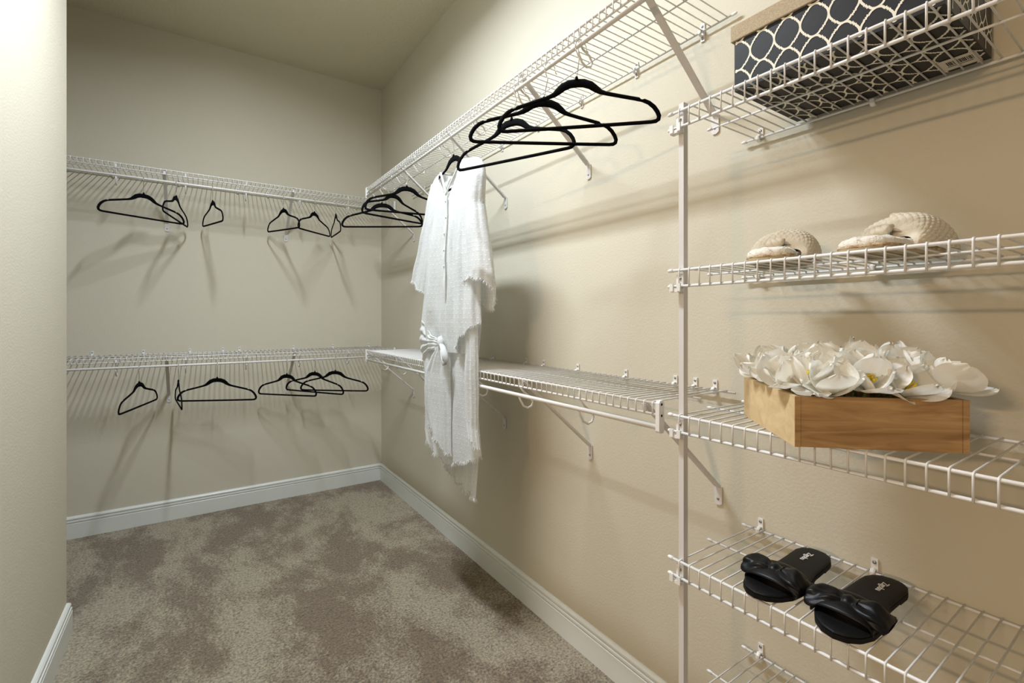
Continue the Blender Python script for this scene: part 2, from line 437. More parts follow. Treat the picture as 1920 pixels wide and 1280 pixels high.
def shelf(label, mp, a0, a1, ztop, lip, cat='wire shelf', rod_z=None, hooks=(), braces=(), brace_foot=None, clips=(), clip_up=True,
          single_wires=True, ends=(), pitch=0.0253, mid=(0.167,), group=None, foot_screw=0.757, first=0.024, double=False):
    D = 0.317; W0 = 0.0135
    sgn = 1 if a1 > a0 else -1
    root = thing('wire_shelf', label, cat, mp(a0, 0.0, ztop), (0, 0, 0), group)
    org = mp(a0, 0.0, ztop)
    def P(a, d, z): return mp(a, d, z) - org
    zr = ztop - RR - RW
    def rod(nm, d, z, r, m=M_wire, cap=True, s0=0, s1=0):
        o = MB().tube([P(a0 + s0, d, z), P(a1 + s1, d, z)], r, 10).build(nm, m, root, True)
        if cap:
            for a, s in ((a0 + s0, sgn), (a1 + s1, -sgn)):
                if a in noend: continue
                c = MB().tube([P(a + s * 0.009, d, z), P(a - s * 0.001, d, z), P(a - s * 0.0045, d, z), P(a - s * 0.006, d, z)],
                              [r + .0012, r + .0012, r * .9, .0008], 10).build('end_cap', M_plastic, o, True)
        return o
    noend = set(e for e in ends)
    rod('wall_rod', W0, zr, RR * .9)
    for d in mid: rod('middle_rod', d, zr, RR * .72)
    rod('front_rod', D, zr, RR)
    rod('lip_rod', D, ztop - lip, RR)
    # cross wires, bent down over the front rod
    dx = D + RR + RW * .2
    def wire_pts(a):
        return [P(a, W0 - .002, ztop - RW * .6), P(a, D - .004, ztop - RW * .6), P(a, D + .0022, ztop - RW), P(a, dx, ztop - .006),
                P(a, dx, ztop - lip - .002)]
    n = int((abs(a1 - a0) - 2 * first) / pitch) + 1
    pos = [a0 + sgn * (first + pitch * i) for i in range(n)]
    if single_wires:
        base = [v - P(a0, 0, ztop) for v in wire_pts(a0)]
        wm = MB().tube(base, RW, 6).mesh('cross_wire', M_wire, True)
        for a in pos:
            link('cross_wire', wm, root, tuple(P(a, 0, ztop)))
    else:
        mb = MB()
        for a in pos: mb.tube(wire_pts(a), RW, 5)
        o = mb.build('cross_wires', M_wire, root, True); o['kind'] = 'stuff'
    if rod_z is not None:
        MB().tube([P(a0 + sgn * .004, D, rod_z), P(a1 - sgn * .004, D, rod_z)], .0063, 12).build('hang_rod', M_wire, root, True)
        for h in hooks:
            z = rod_z
            pts = [P(h, D - .002, ztop - .001), P(h, D - .006, ztop - lip - .004), P(h, D - .022, ztop - lip - .022), P(h, D - .048, z - .012),
                   P(h, D - .058, z - .028), P(h, D - .052, z - .042), P(h, D - .036, z - .047), P(h, D - .018, z - .038), P(h, D - .006, z - .018), P(h, D - .001, z - .007)]
            MB().tube(pts, .0034, 8).build('rod_hook', M_plastic, root, True)
            
    for b in braces:
        zf = foot_screw
        f = MB()
        # channel strut from lip to wall foot
        A = P(b, D - .006, ztop - .014); B = P(b, .010, zf + .030)
        side = (P(b + 1, 0, 0) - P(b, 0, 0)).normalized()
        t = (B - A).normalized(); nrm = t.cross(side).normalized()
        hw = .0085
        V = []
        for c in (A, B):
            for s_, q in ((-hw, 0), (-hw, .007), (hw, .007), (hw, 0)):
                V.append(c + side * s_ + nrm * q * (1 if nrm.z > 0 else -1))
        F = [(0, 1, 5, 4), (1, 2, 6, 5), (2, 3, 7, 6), (3, 0, 4, 7), (0, 3, 2, 1), (4, 5, 6, 7)]
        f.add(V, F)
        br = f.build('brace', M_bracket, root)
        # wall foot plate, bottom edge rounded
        poly = [(-.0115, .032), (.0115, .032), (.0115, -.014), (.007, -.021), (-.004, -.021), (-.0115, -.016)]
        pl = MB()
        V = [P(b, .0015, zf) + side * x + Vector((0, 0, z)) for x, z in poly] + [P(b, .0045, zf) + side * x + Vector((0, 0, z)) for x, z in poly]
        n6 = len(poly)
        pl.add(V, [tuple(range(n6)), tuple(range(n6, 2 * n6))[::-1]] + [(i, (i + 1) % n6, n6 + (i + 1) % n6, n6 + i) for i in range(n6)])
        pl.build('foot_plate', M_bracket, br)
        add_screw(br, P(b, .0045, zf - .004), mp)
        # top tab hooked on the lip
        V = []
        tb = MB().tube([P(b, D - .007, ztop - .004), P(b, D - .007, ztop - lip + .002)], .008, 4, flat=.25, up=(P(0, 1, 0) - P(0, 0, 0)))
        tb.build('clip_tab', M_bracket, br)
    for c in clips:
        cb = MB()
        side = (P(c + 1, 0, 0) - P(c, 0, 0)).normalized(); out = (P(c, 1, 0) - P(c, 0, 0)).normalized()
        def bx(sx, d0, d1, z0, z1, ox=0):
            V = [P(c, dd, ztop + zz) + side * (ss + ox) for ss in (-sx, sx) for dd in (d0, d1) for zz in (z0, z1)]
            cb.add(V, [(0, 1, 3, 2), (4, 6, 7, 5), (0, 4, 5, 1), (2, 3, 7, 6), (0, 2, 6, 4), (1, 5, 7, 3)])
        bx(.0065, .0005, .0045, -.004, .023)
        cb.tube([P(c, .003, ztop + .001), P(c, .012, ztop + .003), P(c, .0195, ztop - .002), P(c, .0195, ztop - .009), P(c, .013, ztop - .014), P(c, .005, ztop - .012)],
                .0048, 6, flat=.45)
        if double: bx(.0062, .0005, .0045, -.027, -.004)
        cp = cb.build('wall_clip', M_plastic, root)
        add_screw(cp, P(c, .0045, ztop + .015), mp)
        if double: add_screw(cp, P(c, .0045, ztop - .019), mp)
    for e in ends:
        s = 1 if e == a0 else -1
        s *= sgn
        eb = MB()
        # tall rounded end bracket joining both rails and the hang rod
        pts = [P(e, D + .001, ztop + .002), P(e, D + .001, (rod_z or ztop - lip) - .010)]
        zt = ztop + .004; zb = (rod_z if rod_z else ztop - lip) - .012
        poly = [(-.009, zb + .005), (-.006, zb), (.006, zb), (.009, zb + .005), (.009, zt - .006), (.005, zt), (-.005, zt), (-.009, zt - .006)]
        V = [P(e, D + q, z) for q, z in poly] + [P(e + s * .011, D + q, z) for q, z in poly]
        n8 = 8
        eb.add(V, [tuple(range(8)), tuple(range(8, 16))[::-1]] + [(i, (i + 1) % 8, 8 + (i + 1) % 8, 8 + i) for i in range(8)])
        eb.build('end_bracket', M_plastic, root)
    return root

def add_screw(parent, p, mp):
    global SCREW
    if SCREW is None: SCREW = screw_mesh()
    o = link('screw', SCREW, parent, tuple(p))
    o.rotation_euler = (0, 0, pi if mp is mapR else -pi / 2)
    return o

def frange(a, b, s):
    r = []
    while a <= b + 1e-9: r.append(a); a += s
    return r

# right wall, high and low hanging shelves
shelf('long white wire shelf with hanging rod, high on the right wall', mapR, -2.935, -0.665, 2.083, .031, rod_z=2.030,
      hooks=[-2.642, -2.339, -2.035, -1.73, -1.438, -1.2, -0.918], braces=[-2.869, -2.355, -1.790, -1.225, -0.665], foot_screw=1.797,
      clips=[-2.83, -2.585, -2.317, -2.043, -1.76, -1.488, -1.15, -0.838], double=True, ends=[-0.665])
shelf('long white wire shelf with hanging rod, low on the right wall behind the robe', mapR, -2.935, -0.665, 1.061, .031, rod_z=1.001,
      hooks=[-2.648, -2.352, -2.05, -1.77, -1.499, -1.192, -0.899], braces=[-2.879, -2.363, -1.781, -1.21, -0.665], foot_screw=0.757,
      clips=[-2.869, -2.806, -2.737, -2.538, -2.296, -2.084, -1.958, -1.68, -1.3, -0.95], ends=[-2.935, -0.665])
# end wall
bh = [-2.19, -1.885, -1.576, -1.263, -0.954, -0.646, -0.335]
shelf('upper white wire shelf with hanging rod across the end wall', mapB, XA + .01, -0.004, 2.112, .030, rod_z=2.041,
      hooks=bh, braces=[-2.05, -1.362, -0.685], foot_screw=1.824, clips=[-1.95, -1.62, -1.3, -0.98, -0.8, -0.5, -0.2], single_wires=False,
      ends=[-0.004])
shelf('lower white wire shelf with hanging rod across the end wall', mapB, XA + .01, -0.004, 1.046, .026, rod_z=0.990,
      hooks=bh, braces=[-2.05, -1.353, -0.678], foot_screw=0.757, clips=[-1.95, -1.715, -1.479, -1.244, -1.064, -0.969, -0.637, -0.367, -0.101],
      single_wires=False, ends=[-0.004])
# shelf tower
TS = [(1.727, 'topmost', 'holding the patterned storage box'), (1.370, 'second', 'holding the fleece slippers'),
      (1.042, 'middle', 'holding the flower box'), (0.716, 'fourth', 'holding the black bow sandals'),
      (0.392, 'lowest', 'cut off by the picture edge')]
for z, nm, hold in TS:
    shelf('%s white wire shelf on the right, %s' % (nm, hold), mapR, -2.958, -3.90, z, .041,
          clips=[-2.998, -3.245, -3.5, -3.75], first=.027)

# support posts of the tower (the second stands outside the picture)
def post(y, label):
    p = thing('support_post', label, 'shelf post', (-0.298, y, 0))
    mb = MB().box(-.0125, .0025, -.0065, .0065, 0.0, 1.742)
    q = mb.build('post_tube', M_bracket, p)
    for z, *_ in TS:
        zb = z - .041
        c = MB().box(-.016, -.0125, -.0085, .0105, zb - .012, zb + .026)
        c.box(-.0268, -.0122, -.0078, .0205, zb - .0132, zb - .006)
        for yy in (-.006, .013):
            c.box(-.0292, -.0255, yy - .003, yy + .006, zb - .0115, zb + .006)
        c = c.build('shelf_clip', M_plastic, p)
        s = link('screw', SCREW, c, (-.016, 0, zb + .017)); s.rotation_euler = (0, 0, pi)
    return p
post(-2.983, 'tall slim white metal post carrying the left ends of the tower shelves')

# ------------------------------------------------------------------ hangers
HC = [(0, 13.5, 11), (20, 15, 11), (38, 22, 10.5), (52, 33, 9), (64, 42, 6.5), (80, 48, 5), (120, 58.5, 4.8), (160, 68.5, 4.8),
      (168, 70.8, 5), (172, 73.6, 3.2), (177, 75, 3.2), (182, 75.4, 5), (195, 82, 5.2), (208, 94, 5.5), (217, 108, 5.5), (221, 120, 5.5),
      (219, 129, 5.4), (212, 133.5, 5), (200, 135, 4.6), (100, 135.5, 4.5)]
def hanger_body():
    half = [(x / 1000, -d / 1000, w / 870) for x, d, w in HC]
    loop = half + [(0, -.1355, .0052)] + [(-x, z, w) for x, z, w in half[:0:-1]]
    N = len(loop)
    V = []; F = []; n = 8
    for i in range(N):
        a = Vector(loop[i - 1][:2]); b = Vector(loop[(i + 1) % N][:2])
        t = (b - a).normalized(); nr = Vector((-t.y, t.x))
        x, z, w_ = loop[i]
        for k in range(n):
            an = 2 * pi * k / n + pi / n
            c, s = cos(an), sin(an)
            # squarish rounded section
            f = 1.0 / max(abs(c), abs(s)) ** .6
            V.append((x + nr.x * w_ * c * f * .95, s * f * .0032, z + nr.y * w_ * c * f * .95))
    for i in range(N):
        j = (i + 1) % N
        for k in range(n):
            l = (k + 1) % n
            F.append((i * n + k, i * n + l, j * n + l, j * n + k))
    mb = MB().add(V, F)
    mb.tube([(0, 0, -.006), (0, 0, .0005), (0, 0, .005)], [.0055, .0048, .003], 8)
    return mb.mesh('body', M_velvet, True)
HB_MESH = hanger_body()
def hook_mesh(h):
    """h = height of the rod axis above the neck; hook lies in local x-z, bulge to +x"""
    r = .0225; cz = h + .0078 - r + .001
    pts = [(0, 0, -.004), (0, 0, .016), (.001, 0, max(.018, cz - .032)), (.008, 0, cz - .024)]
    for a in range(-50, 171, 20):
        pts.append((r * cos(radians(a)) * .95, 0, cz + r * sin(radians(a))))
    pts.append((-.0255, 0, cz + .002))
    return MB().tube(pts, .00155, 6).ball(pts[-1], .0022, nu=6, nv=4).mesh('hook', M_chrome, True)

HG = [
 ('A','x',-1.455,35.6,1.4,1.957,-0.002,'wide black velvet hanger, first from the left on the upper rod of the end wall'),
 ('B','x',-1.307,76.2,-0.9,1.964,0.000,'black velvet hanger overlapping the right tip of the leftmost one, upper rod, end wall'),
 ('C','x',-1.130,281.8,-3.6,1.961,-0.002,'black velvet hanger turned almost edge-on, alone, third on the end wall upper rod'),
 ('D','x',-0.746,286.6,-3.1,1.966,-0.001,'black velvet hanger, fourth from the left on the upper rod of the end wall'),
 ('E','x',-0.557,52.5,3.1,1.968,-0.000,'black velvet hanger touching its left neighbour, fifth on the end wall upper rod'),
 ('F','x',-0.422,264.5,-3.3,1.969,-0.001,'narrow edge-on black velvet hanger, last on the right of the end wall upper rod'),
 ('G','x',-1.475,72.0,1.2,0.906,-0.002,'tilted black velvet hanger, first from the left on the lower rod'),
 ('H','x',-1.297,275.4,-0.3,0.902,-0.002,'edge-on black velvet hanger by the brace on the lower rod'),
 ('I','x',-1.107,332.5,0.1,0.905,-0.001,'broadside black velvet hanger in the middle of the lower rod'),
 ('J','x',-0.726,310.8,0.4,0.903,-0.001,'leftmost of the three overlapping black hangers on the lower rod'),
 ('K','x',-0.556,311.3,-2.0,0.907,-0.001,'middle one of the three overlapping black hangers on the lower rod'),
 ('L','x',-0.426,331.6,-1.8,0.907,-0.003,'rightmost of the three overlapping black hangers on the lower rod'),
 ('M','y',-1.373,3.0,3.3,1.929,-0.011,'highest of the three black hangers left of the robe, partly behind it'),
 ('N','y',-1.175,24.4,2.6,1.936,-0.008,'middle one of the three black hangers left of the robe'),
 ('O','y',-1.008,336.7,2.2,1.918,-0.017,'lowest and leftmost of the three black hangers left of the robe'),
 ('P','y',-2.662,320.6,1.6,1.926,-0.020,'largest, nearest black velvet hanger, first right of the robe group'),
 ('Q','y',-2.525,329.3,-0.0,1.921,-0.029,'black velvet hanger in the middle of the three right of the robe'),
 ('R','y',-2.363,295.5,0.3,1.915,-0.037,'black velvet hanger nearest to the robe, its left tip over the shoulder'),
 ('S','y',-1.883,271.3,-1.1,1.938,-0.006,'black velvet hanger inside the neck of the white robe'),
]
GR = {'x': 'velvet hangers on the end wall rods', 'y': 'velvet hangers on the right wall rod'}
for n_, ax, s, th, rl, zn, off, lab in HG:
    rodz = (2.041 if zn > 1.5 else .990) if ax == 'x' else 2.030
    p = (s, -.317 + off, zn) if ax == 'x' else (-.317 + off, s, zn)
    h = thing('clothes_hanger', lab, 'hanger', p, (0, 0, 0), GR[ax])
    b = link('body', HB_MESH, h)
    b.rotation_euler = (0, -radians(rl), radians(th))
    k = link('hook', hook_mesh(rodz - zn), h)
    k.rotation_euler = (0, 0, -pi / 2 if ax == 'x' else pi)
    # swing the hook top back onto the rod when the neck hangs out of line
    k.rotation_euler.y = math.atan2(-off, rodz - zn) * (1 if ax == 'y' else 1) * (-1)

# ------------------------------------------------------------------ white robe
RY = -1.872; RX = -.317
robe = thing('robe', 'long sheer white dotted robe with fringed hems and tied waist, hanging from the right rod', 'robe', (RX, RY, 1.90))
def RP(u, v, z): return (-v, -u, z - 1.90)      # v positive = towards the room

def drape(name, rows, ph0, ph1, n, m_, folds, hem=None, closed=False, drop=None, seed=0, vshift=0.0, fringe=None, mat_=None):
    """rows: (z, uL, uR, depth_front, depth_back). ph from the right side (0) over the front (pi/2) to the left (pi), back = 3pi/2"""
    z0, z1 = rows[0][0], rows[-1][0]
    V = []; UV = []; keep = []
    for j in range(m_):
        t = j / (m_ - 1)
        z = z0 + (z1 - z0) * t
        uL, uR, dF, dB = interp(rows, z)
        arc = 0; last = None
        for i in range(n):
            ph = ph0 + (ph1 - ph0) * i / (n if closed else n - 1)
            zz = z
            if hem: zz += hem(ph, t)
            c, s_ = cos(ph), sin(ph)
            fo = 0
            for k, amp, pz, px in folds:
                fo += amp * sin(k * ph + px + pz * z + .9 * sin(3.1 * z + px))
            fo *= min(1, .12 + t * 2.2)
            hw = (uR - uL) / 2
            u = (uR + uL) / 2 + (hw + fo * .35) * c
            v = (dF if s_ > 0 else dB) * s_ + fo * s_ ** 2 * (1 if s_ > 0 else -1) + vshift
            v += .004 * noise.noise((u * 14 + seed, z * 7, seed)) * min(1, t * 4)
            V.append(RP(u, v, zz))
            p = Vector((u, v, zz))
            if last is not None: arc += sqrt((u - last[0]) ** 2 + (v - last[1]) ** 2)
            last = (u, v)
            UV.append((arc + 3 + uL, zz))
            keep.append((u, v, zz))
    F = []
    W_ = n if closed else n - 1
    for j in range(m_ - 1):
        for i in range(W_):
            k = (i + 1) % n
            f = (j * n + i, j * n + k, (j + 1) * n + k, (j + 1) * n + i)
            if drop and drop(*[sum(keep[q][a] for q in f) / 4 for a in range(3)]): continue
            F.append(f)
    d = me(name, V, F, mat_ or M_robe, True, UV)
    o = link(name, d, robe)
    if fringe:
        hp = [Vector(V[(m_ - 1) * n + i]) for i in range(n)]
        add_fringe(o, hp, fringe, seed)
    return o

def add_fringe(o, pts, length, seed=0, down=Vector((0, 0, -1))):
    rr = random.Random(seed + 11)
    V = []; F = []
    for a, b in zip(pts, pts[1:]):
        L = (b - a).length
        if L > .08: continue
        for q in range(max(1, int(L / .00075))):
            p = a.lerp(b, rr.random())
            d = (down + Vector((rr.uniform(-.7, .7), rr.uniform(-.7, .7), rr.uniform(-.2, .5)))).normalized()
            l = length * rr.uniform(.45, 1.1)
            s_ = Vector((rr.uniform(-1, 1), rr.uniform(-1, 1), 0)).normalized() * .0007
            m1 = p + d * l * .5 + Vector((rr.uniform(-1, 1), rr.uniform(-1, 1), 0)) * .002
            e = p + d * l + Vector((rr.uniform(-1, 1), rr.uniform(-1, 1), 0)) * .003
            n0 = len(V)
            V += [p - s_, p + s_, m1 - s_, m1 + s_, e]
            F += [(n0, n0 + 1, n0 + 3, n0 + 2), (n0 + 2, n0 + 3, n0 + 4)]
    f = link('fringe', me('fringe', V, F, M_thread), o); f['kind'] = 'stuff'
    return f

def neck_cut(u, v, z):
    # V neck cut into the front, round low cut at the back
    if v > 0: return z > 1.766 + abs(u - .005) * .95 and -.115 < u < .09
    return z > 1.868 + abs(u + .01) * .25 and -.10 < u < .085

# upper robe down to the waist
bod = [(1.905, -.100, .070, .016, .018), (1.897, -.13, .125, .020, .022), (1.882, -.19, .195, .024, .026), (1.862, -.215, .232, .026, .027), (1.83, -.235, .246, .028, .028),
       (1.75, -.248, .240, .034, .030), (1.60, -.262, .228, .040, .032), (1.45, -.275, .22, .044, .032), (1.30, -.300, .218, .046, .032),
       (1.22, -.320, .218, .044, .030), (1.17, -.31, .21, .040, .030), (1.12, -.28, .20, .036, .026)]
drape('bodice', bod, 0, 2 * pi, 170, 100, [(9, .0095, 2.0, .3), (15, .0070, -3, 1.2), (5, .004, 1.5, 2.2), (27, .0025, 4, .5)], closed=True, drop=neck_cut, seed=1)
# front wrap flap whose hem runs diagonally up to the right sleeve
fl1 = [(1.74, .035, .195, .045, .0), (1.6, .045, .212, .050, .0), (1.4, .055, .225, .056, .0), (1.25, .07, .232, .060, .0), (1.165, .078, .240, .060, .0)]
drape('front_flap', fl1, .05, pi - .1, 80, 56, [(8, .005, 2, .6), (15, .003, -2, 2.)], hem=lambda ph, t: t * t * (.018 + .060 * cos(ph) + .003 * sin(ph * 9)), seed=2, fringe=.015)
# placket strip with small buttons down the front
pk = MB()
def pkf(a, t):
    z = 1.768 - t * .42; u = .010 + .003 * sin(t * 9)
    dF = interp(bod, z)[2]
    return RP(u + (a - .5) * .018, dF + .0065 + .0015 * sin(t * 23), z)
pk.grid(5, 30, pkf); pk.build('placket', M_thread, robe, True)
for t in (.06, .22, .38, .54, .70):
    p = pkf(.5, t); MB().ball((p[0] - .0020, p[1], p[2]), .002, .0045, .0045, 8, 5).build('button', M_thread, robe, True)
# neckband
nb = []
for a in range(0, 21):
    t = a / 20
    if t < .5:
        q = t * 2; nb.append(RP(-.104 + .112 * q, .012 + .028 * q, 1.894 - .122 * q ** 1.15))
    else:
        q = (t - .5) * 2; nb.append(RP(.008 + .080 * q, .040 - .028 * q, 1.772 + .122 * q ** .9))
for a in range(1, 14):
    t = a / 14
    nb.append(RP(.088 - .192 * t, .012 - .036 * sin(pi * t), 1.894 - .024 * sin(pi * t)))
MB().tube(nb, .0052, 8, closed=True, flat=.8).build('neckband', M_thread, robe, True)

# sleeves: open flared tubes whose mouths face down
def sleeve(name, rows, seed, hemf, fr=.016):
    return drape(name, rows, 0, 2 * pi, 72, 50, [(5, .005, 3, .4 + seed), (9, .003, -4, 1.1), (14, .002, 5, 2)], closed=True, seed=seed, hem=hemf, fringe=fr)
sleeve('left_sleeve', [(1.865, -.215, -.14, .016, .016), (1.80, -.250, -.13, .022, .022), (1.70, -.285, -.15, .026, .026), (1.58, -.345, -.18, .030, .028),
                       (1.48, -.400, -.21, .032, .030), (1.415, -.425, -.24, .034, .030)], 3, lambda ph, t: t * t * t * (.045 * -cos(ph) - .004 * sin(ph * 6)))
sleeve('right_sleeve', [(1.872, .09, .215, .022, .022), (1.84, .095, .246, .027, .027), (1.80, .10, .250, .032, .032), (1.70, .11, .235, .038, .034), (1.60, .12, .258, .044, .038),
                        (1.50, .125, .288, .048, .042), (1.42, .13, .308, .050, .044), (1.38, .14, .300, .050, .044)], 4,
       lambda ph, t: t * t * t * (-.085 * max(0, -sin(ph)) + .035 * max(0, sin(ph)) - .004 * sin(ph * 7)))
# waist: wrinkles gathered into a knot
def sashf(a, b):
    # a from the left hip to the knot, b from the upper to the lower crease
    c = (b - .5) * 2
    z = 1.160 - c * (.085 * (1 - a) ** 1.3 + .012) + .004 * sin(a * 7 + b * 5)
    u = -.280 + .276 * a + .006 * (1 - a) * c
    s_ = min(1, max(-1, (u + .055) / .262))
    v = .050 * sqrt(1 - s_ * s_) + .010 * a + .004 - .012 * c * c * (1 - a) + (.0028 * (1 - a) + .0010) * sin(b * pi * 9 + 1.2 * sin(a * 5)) + .003 * sin(a * 21 + b * 4)
    return RP(u, v, z)
_sv = [sashf(i / 47, j / 59) for j in range(60) for i in range(48)]
_sf = [(j * 48 + i, j * 48 + i + 1, (j + 1) * 48 + i + 1, (j + 1) * 48 + i) for j in range(59) for i in range(47)]
link('sash_left', me('sash_left', _sv, _sf, M_robe, True, [(i / 47 * .35, j / 59 * .2) for j in range(60) for i in range(48)]), robe)
kn = MB()
def knf(a, b):
    ph, th = 2 * pi * a, pi * b
    r = 1 + .13 * sin(ph * 3 + th * 2) + .06 * sin(ph * 7)
    return RP(.000 + .020 * r * sin(th) * cos(ph), .060 + .013 * r * sin(th) * sin(ph), 1.158 + .025 * r * cos(th))
kn.grid(25, 14, knf).build('knot', M_robe, robe, True)
# loop drooping right of the knot
lp = [RP(.010, .062, 1.155), RP(.035, .068, 1.142), RP(.056, .070, 1.118), RP(.066, .069, 1.090), RP(.055, .068, 1.074), RP(.036, .066, 1.095), RP(.018, .064, 1.13)]
MB().tube(lp, [.009, .012, .014, .013, .011, .009, .008], 10, flat=.35).build('sash_loop', M_robe, robe, True)
# hanging ends and skirt panels (front to back)
drape('tie_end', [(1.155, -.03, .025, .034, .0), (1.10, -.12, .025, .038, .0), (1.03, -.195, .022, .040, .0), (.93, -.205, .028, .038, .0), (.84, -.205, .03, .036, .0), (.775, -.185, .035, .034, .0)],
      .0, pi, 70, 60, [(9, .006, 2, .2), (16, .003, -3, 1)], hem=lambda ph, t: t ** 3 * (.075 * -cos(ph) + .004 * sin(ph * 8)), seed=5, fringe=.018, vshift=.028)
drape('left_under_panel', [(1.13, -.28, -.06, .026, .0), (1.0, -.262, -.04, .030, .0), (.88, -.248, -.03, .032, .0), (.74, -.262, -.015, .032, .0), (.685, -.235, -.005, .030, .0)],
      .0, pi, 70, 60, [(8, .006, 3, 1.4), (15, .003, -2, 2)], hem=lambda ph, t: t ** 3 * (.045 * -cos(ph) + .004 * sin(ph * 7)), seed=6, fringe=.020, vshift=.008)
drape('skirt_back', [(1.14, -.25, .205, .0, .030), (.98, -.20, .205, .0, .034), (.84, -.15, .200, .0, .034), (.72, -.12, .195, .0, .032), (.62, -.085, .170, .0, .030)],
      pi, 2 * pi, 100, 74, [(11, .008, 2, .2), (19, .004, -3, 1)], hem=lambda ph, t: t ** 2.5 * (-.045 * cos(ph - 1.68 * pi) - .030 + .004 * sin(ph * 13)), seed=7, fringe=.024)
drape('skirt_lining', [(1.14, -.04, .195, .020, .0), (.98, -.05, .202, .024, .0), (.84, -.08, .215, .026, .0), (.74, -.085, .228, .026, .0), (.69, -.08, .232, .026, .0)],
      .0, pi, 90, 70, [(7, .006, 2.4, 2.2), (13, .003, -2, 1)], hem=lambda ph, t: t ** 3 * (.055 * cos(ph) - .012 + .004 * sin(ph * 9)), seed=8, fringe=.022)
drape('skirt_right_panel', [(1.24, .14, .228, .026, .0), (1.10, .150, .232, .026, .0), (.98, .150, .232, .026, .0), (.86, .160, .232, .026, .0), (.80, .18, .245, .026, .0)],
      .0, pi, 50, 64, [(6, .005, 3, 0), (11, .003, -3, 1)], hem=lambda ph, t: t ** 3 * (-.03 * cos(ph) + .004 * sin(ph * 7)), seed=9, fringe=.018, vshift=.014)

# ------------------------------------------------------------------ patterned storage box on the top tower shelf
bx0, bx1, by0, by1, bz0, bz1 = -.286, -.020, -3.428, -3.095, 1.7285, 1.862
sb = thing('storage_box', 'charcoal box with cream trellis print and burlap lid, on the topmost tower shelf', 'storage box',
           ((bx0 + bx1) / 2, (by0 + by1) / 2, bz0))
cx, cy = (bx0 + bx1) / 2, (by0 + by1) / 2
hx, hy, hz = (bx1 - bx0) / 2, (by1 - by0) / 2, bz1 - bz0
o = MB().box(-hx, hx, -hy, hy, 0, hz).build('box_body', M_boxdark, sb)
# trellis printed on the faces as a thin ink layer
def trellis(w_, h_, pw, phh, lw, fn, ox=0.0, oy=0.0):
    q = [(0, 1), (.16, .98), (.31, .92), (.42, .82), (.46, .745), (.555, .79), (.56, .695), (.635, .69), (.635, .60), (.735, .60), (.755, .51), (.86, .40), (.94, .27), (.985, .13), (1, 0)]
    mb = MB(); a, b = pw / 2, phh / 2
    ni, nj = int(w_ / pw) + 2, int(h_ / phh) + 2
    for i in range(-1, ni):
        for j in range(-1, nj):
            c0 = (i * pw + ox, j * phh + oy)
            for sx in (1, -1):
                for sy in (1, -1):
                    pts = [(c0[0] + sx * x * a, c0[1] + sy * y * b) for x, y in q]
                    n_ = len(pts); L_ = []; R_ = []
                    for k in range(n_):
                        p0, p1 = pts[max(k - 1, 0)], pts[min(k + 1, n_ - 1)]
                        dx, dy = p1[0] - p0[0], p1[1] - p0[1]; L = sqrt(dx * dx + dy * dy)
                        nx_, ny_ = -dy / L * lw / 2, dx / L * lw / 2
                        L_.append((pts[k][0] + nx_, pts[k][1] + ny_)); R_.append((pts[k][0] - nx_, pts[k][1] - ny_))
                    lift = (1 + (sx > 0) + 2 * (sy > 0)) * .00006
                    for k in range(n_ - 1):
                        quad = [L_[k], L_[k + 1], R_[k + 1], R_[k]]
                        if any(not (0 <= x <= w_ and 0 <= y <= h_) for x, y in quad): continue
                        mb.add([fn(x, y, lift) for x, y in quad], [(0, 1, 2, 3)])
    return mb
e = .0004
trellis(2 * hy, hz, .0475, .058,  .0036, lambda x, y, l: (-hx - e - l, hy - x, y), .010, .012).build('trellis_print', M_cream, o)
trellis(2 * hy, 2 * hx, .0475, .058,  .0036, lambda x, y, l: (-hx + y, hy - x, -e - l), .010, .02).build('trellis_print', M_cream, o)
trellis(2 * hx, hz, .0475, .058,  .0036, lambda x, y, l: (-hx + x, -hy - e - l, y), .010, .012).build('trellis_print', M_cream, o)
trellis(2 * hx, hz, .0475, .058,  .0036, lambda x, y, l: (-hx + x, hy + e + l, y), .010, .012).build('trellis_print', M_cream, o)
lid = MB().box(-hx - .005, hx + .003, -hy - .005, hy + .006, hz - .030, hz + .003)
lo = lid.build('box_lid', M_burlap, sb)
bv = lo.modifiers.new('bevel', 'BEVEL'); bv.width = .0015; bv.segments = 2
# barcode sticker on the underside
stk = MB().box(-.082 - cx, -.031 - cx, -3.419 - cy, -3.366 - cy, -.0013, -.0009).build('price_sticker', M_label, sb)
bars = MB(); yy = -3.412 - cy
rb = random.Random(3)
while yy < -3.378 - cy:
    ww = rb.choice((.0006, .0011, .0017)); bars.box(-.070 - cx, -.052 - cx, yy, yy + ww, -.0016, -.0013); yy += ww + rb.choice((.0006, .0009, .0014))
bars.box(-.048 - cx, -.046 - cx, -3.41 - cy, -3.375 - cy, -.0016, -.0013)
bars.build('barcode', M_ink, stk)

# ------------------------------------------------------------------ fleece slippers on the second tower shelf
def foot_outline(L, wh, wb, n=40, asym=.006):
    """closed outline, heel at x=0, toe at x=L"""
    pts = []
    tab = [(0, 0), (.01, .45), (.05, .80), (.12, .96), (.25, .92), (.42, .86), (.58, .97), (.70, 1.06), (.82, 1.0), (.92, .76), (.98, .40), (1, 0)]
    for i in range(n + 1):
        t = (1 - cos(pi * i / n)) / 2
        (f,) = interp(tab, t)
        wdt = (wh + (wb - wh) * min(1, t * 1.6)) / 2 * f
        pts.append((t * L, wdt + asym * sin(pi * t)))
    low = []
    for i in range(n - 1, 0, -1):
        t = (1 - cos(pi * i / n)) / 2
        (f,) = interp(tab, t)
        wdt = (wh + (wb - wh) * min(1, t * 1.6)) / 2 * f
        low.append((t * L, -wdt + asym * sin(pi * t)))
    return pts + low

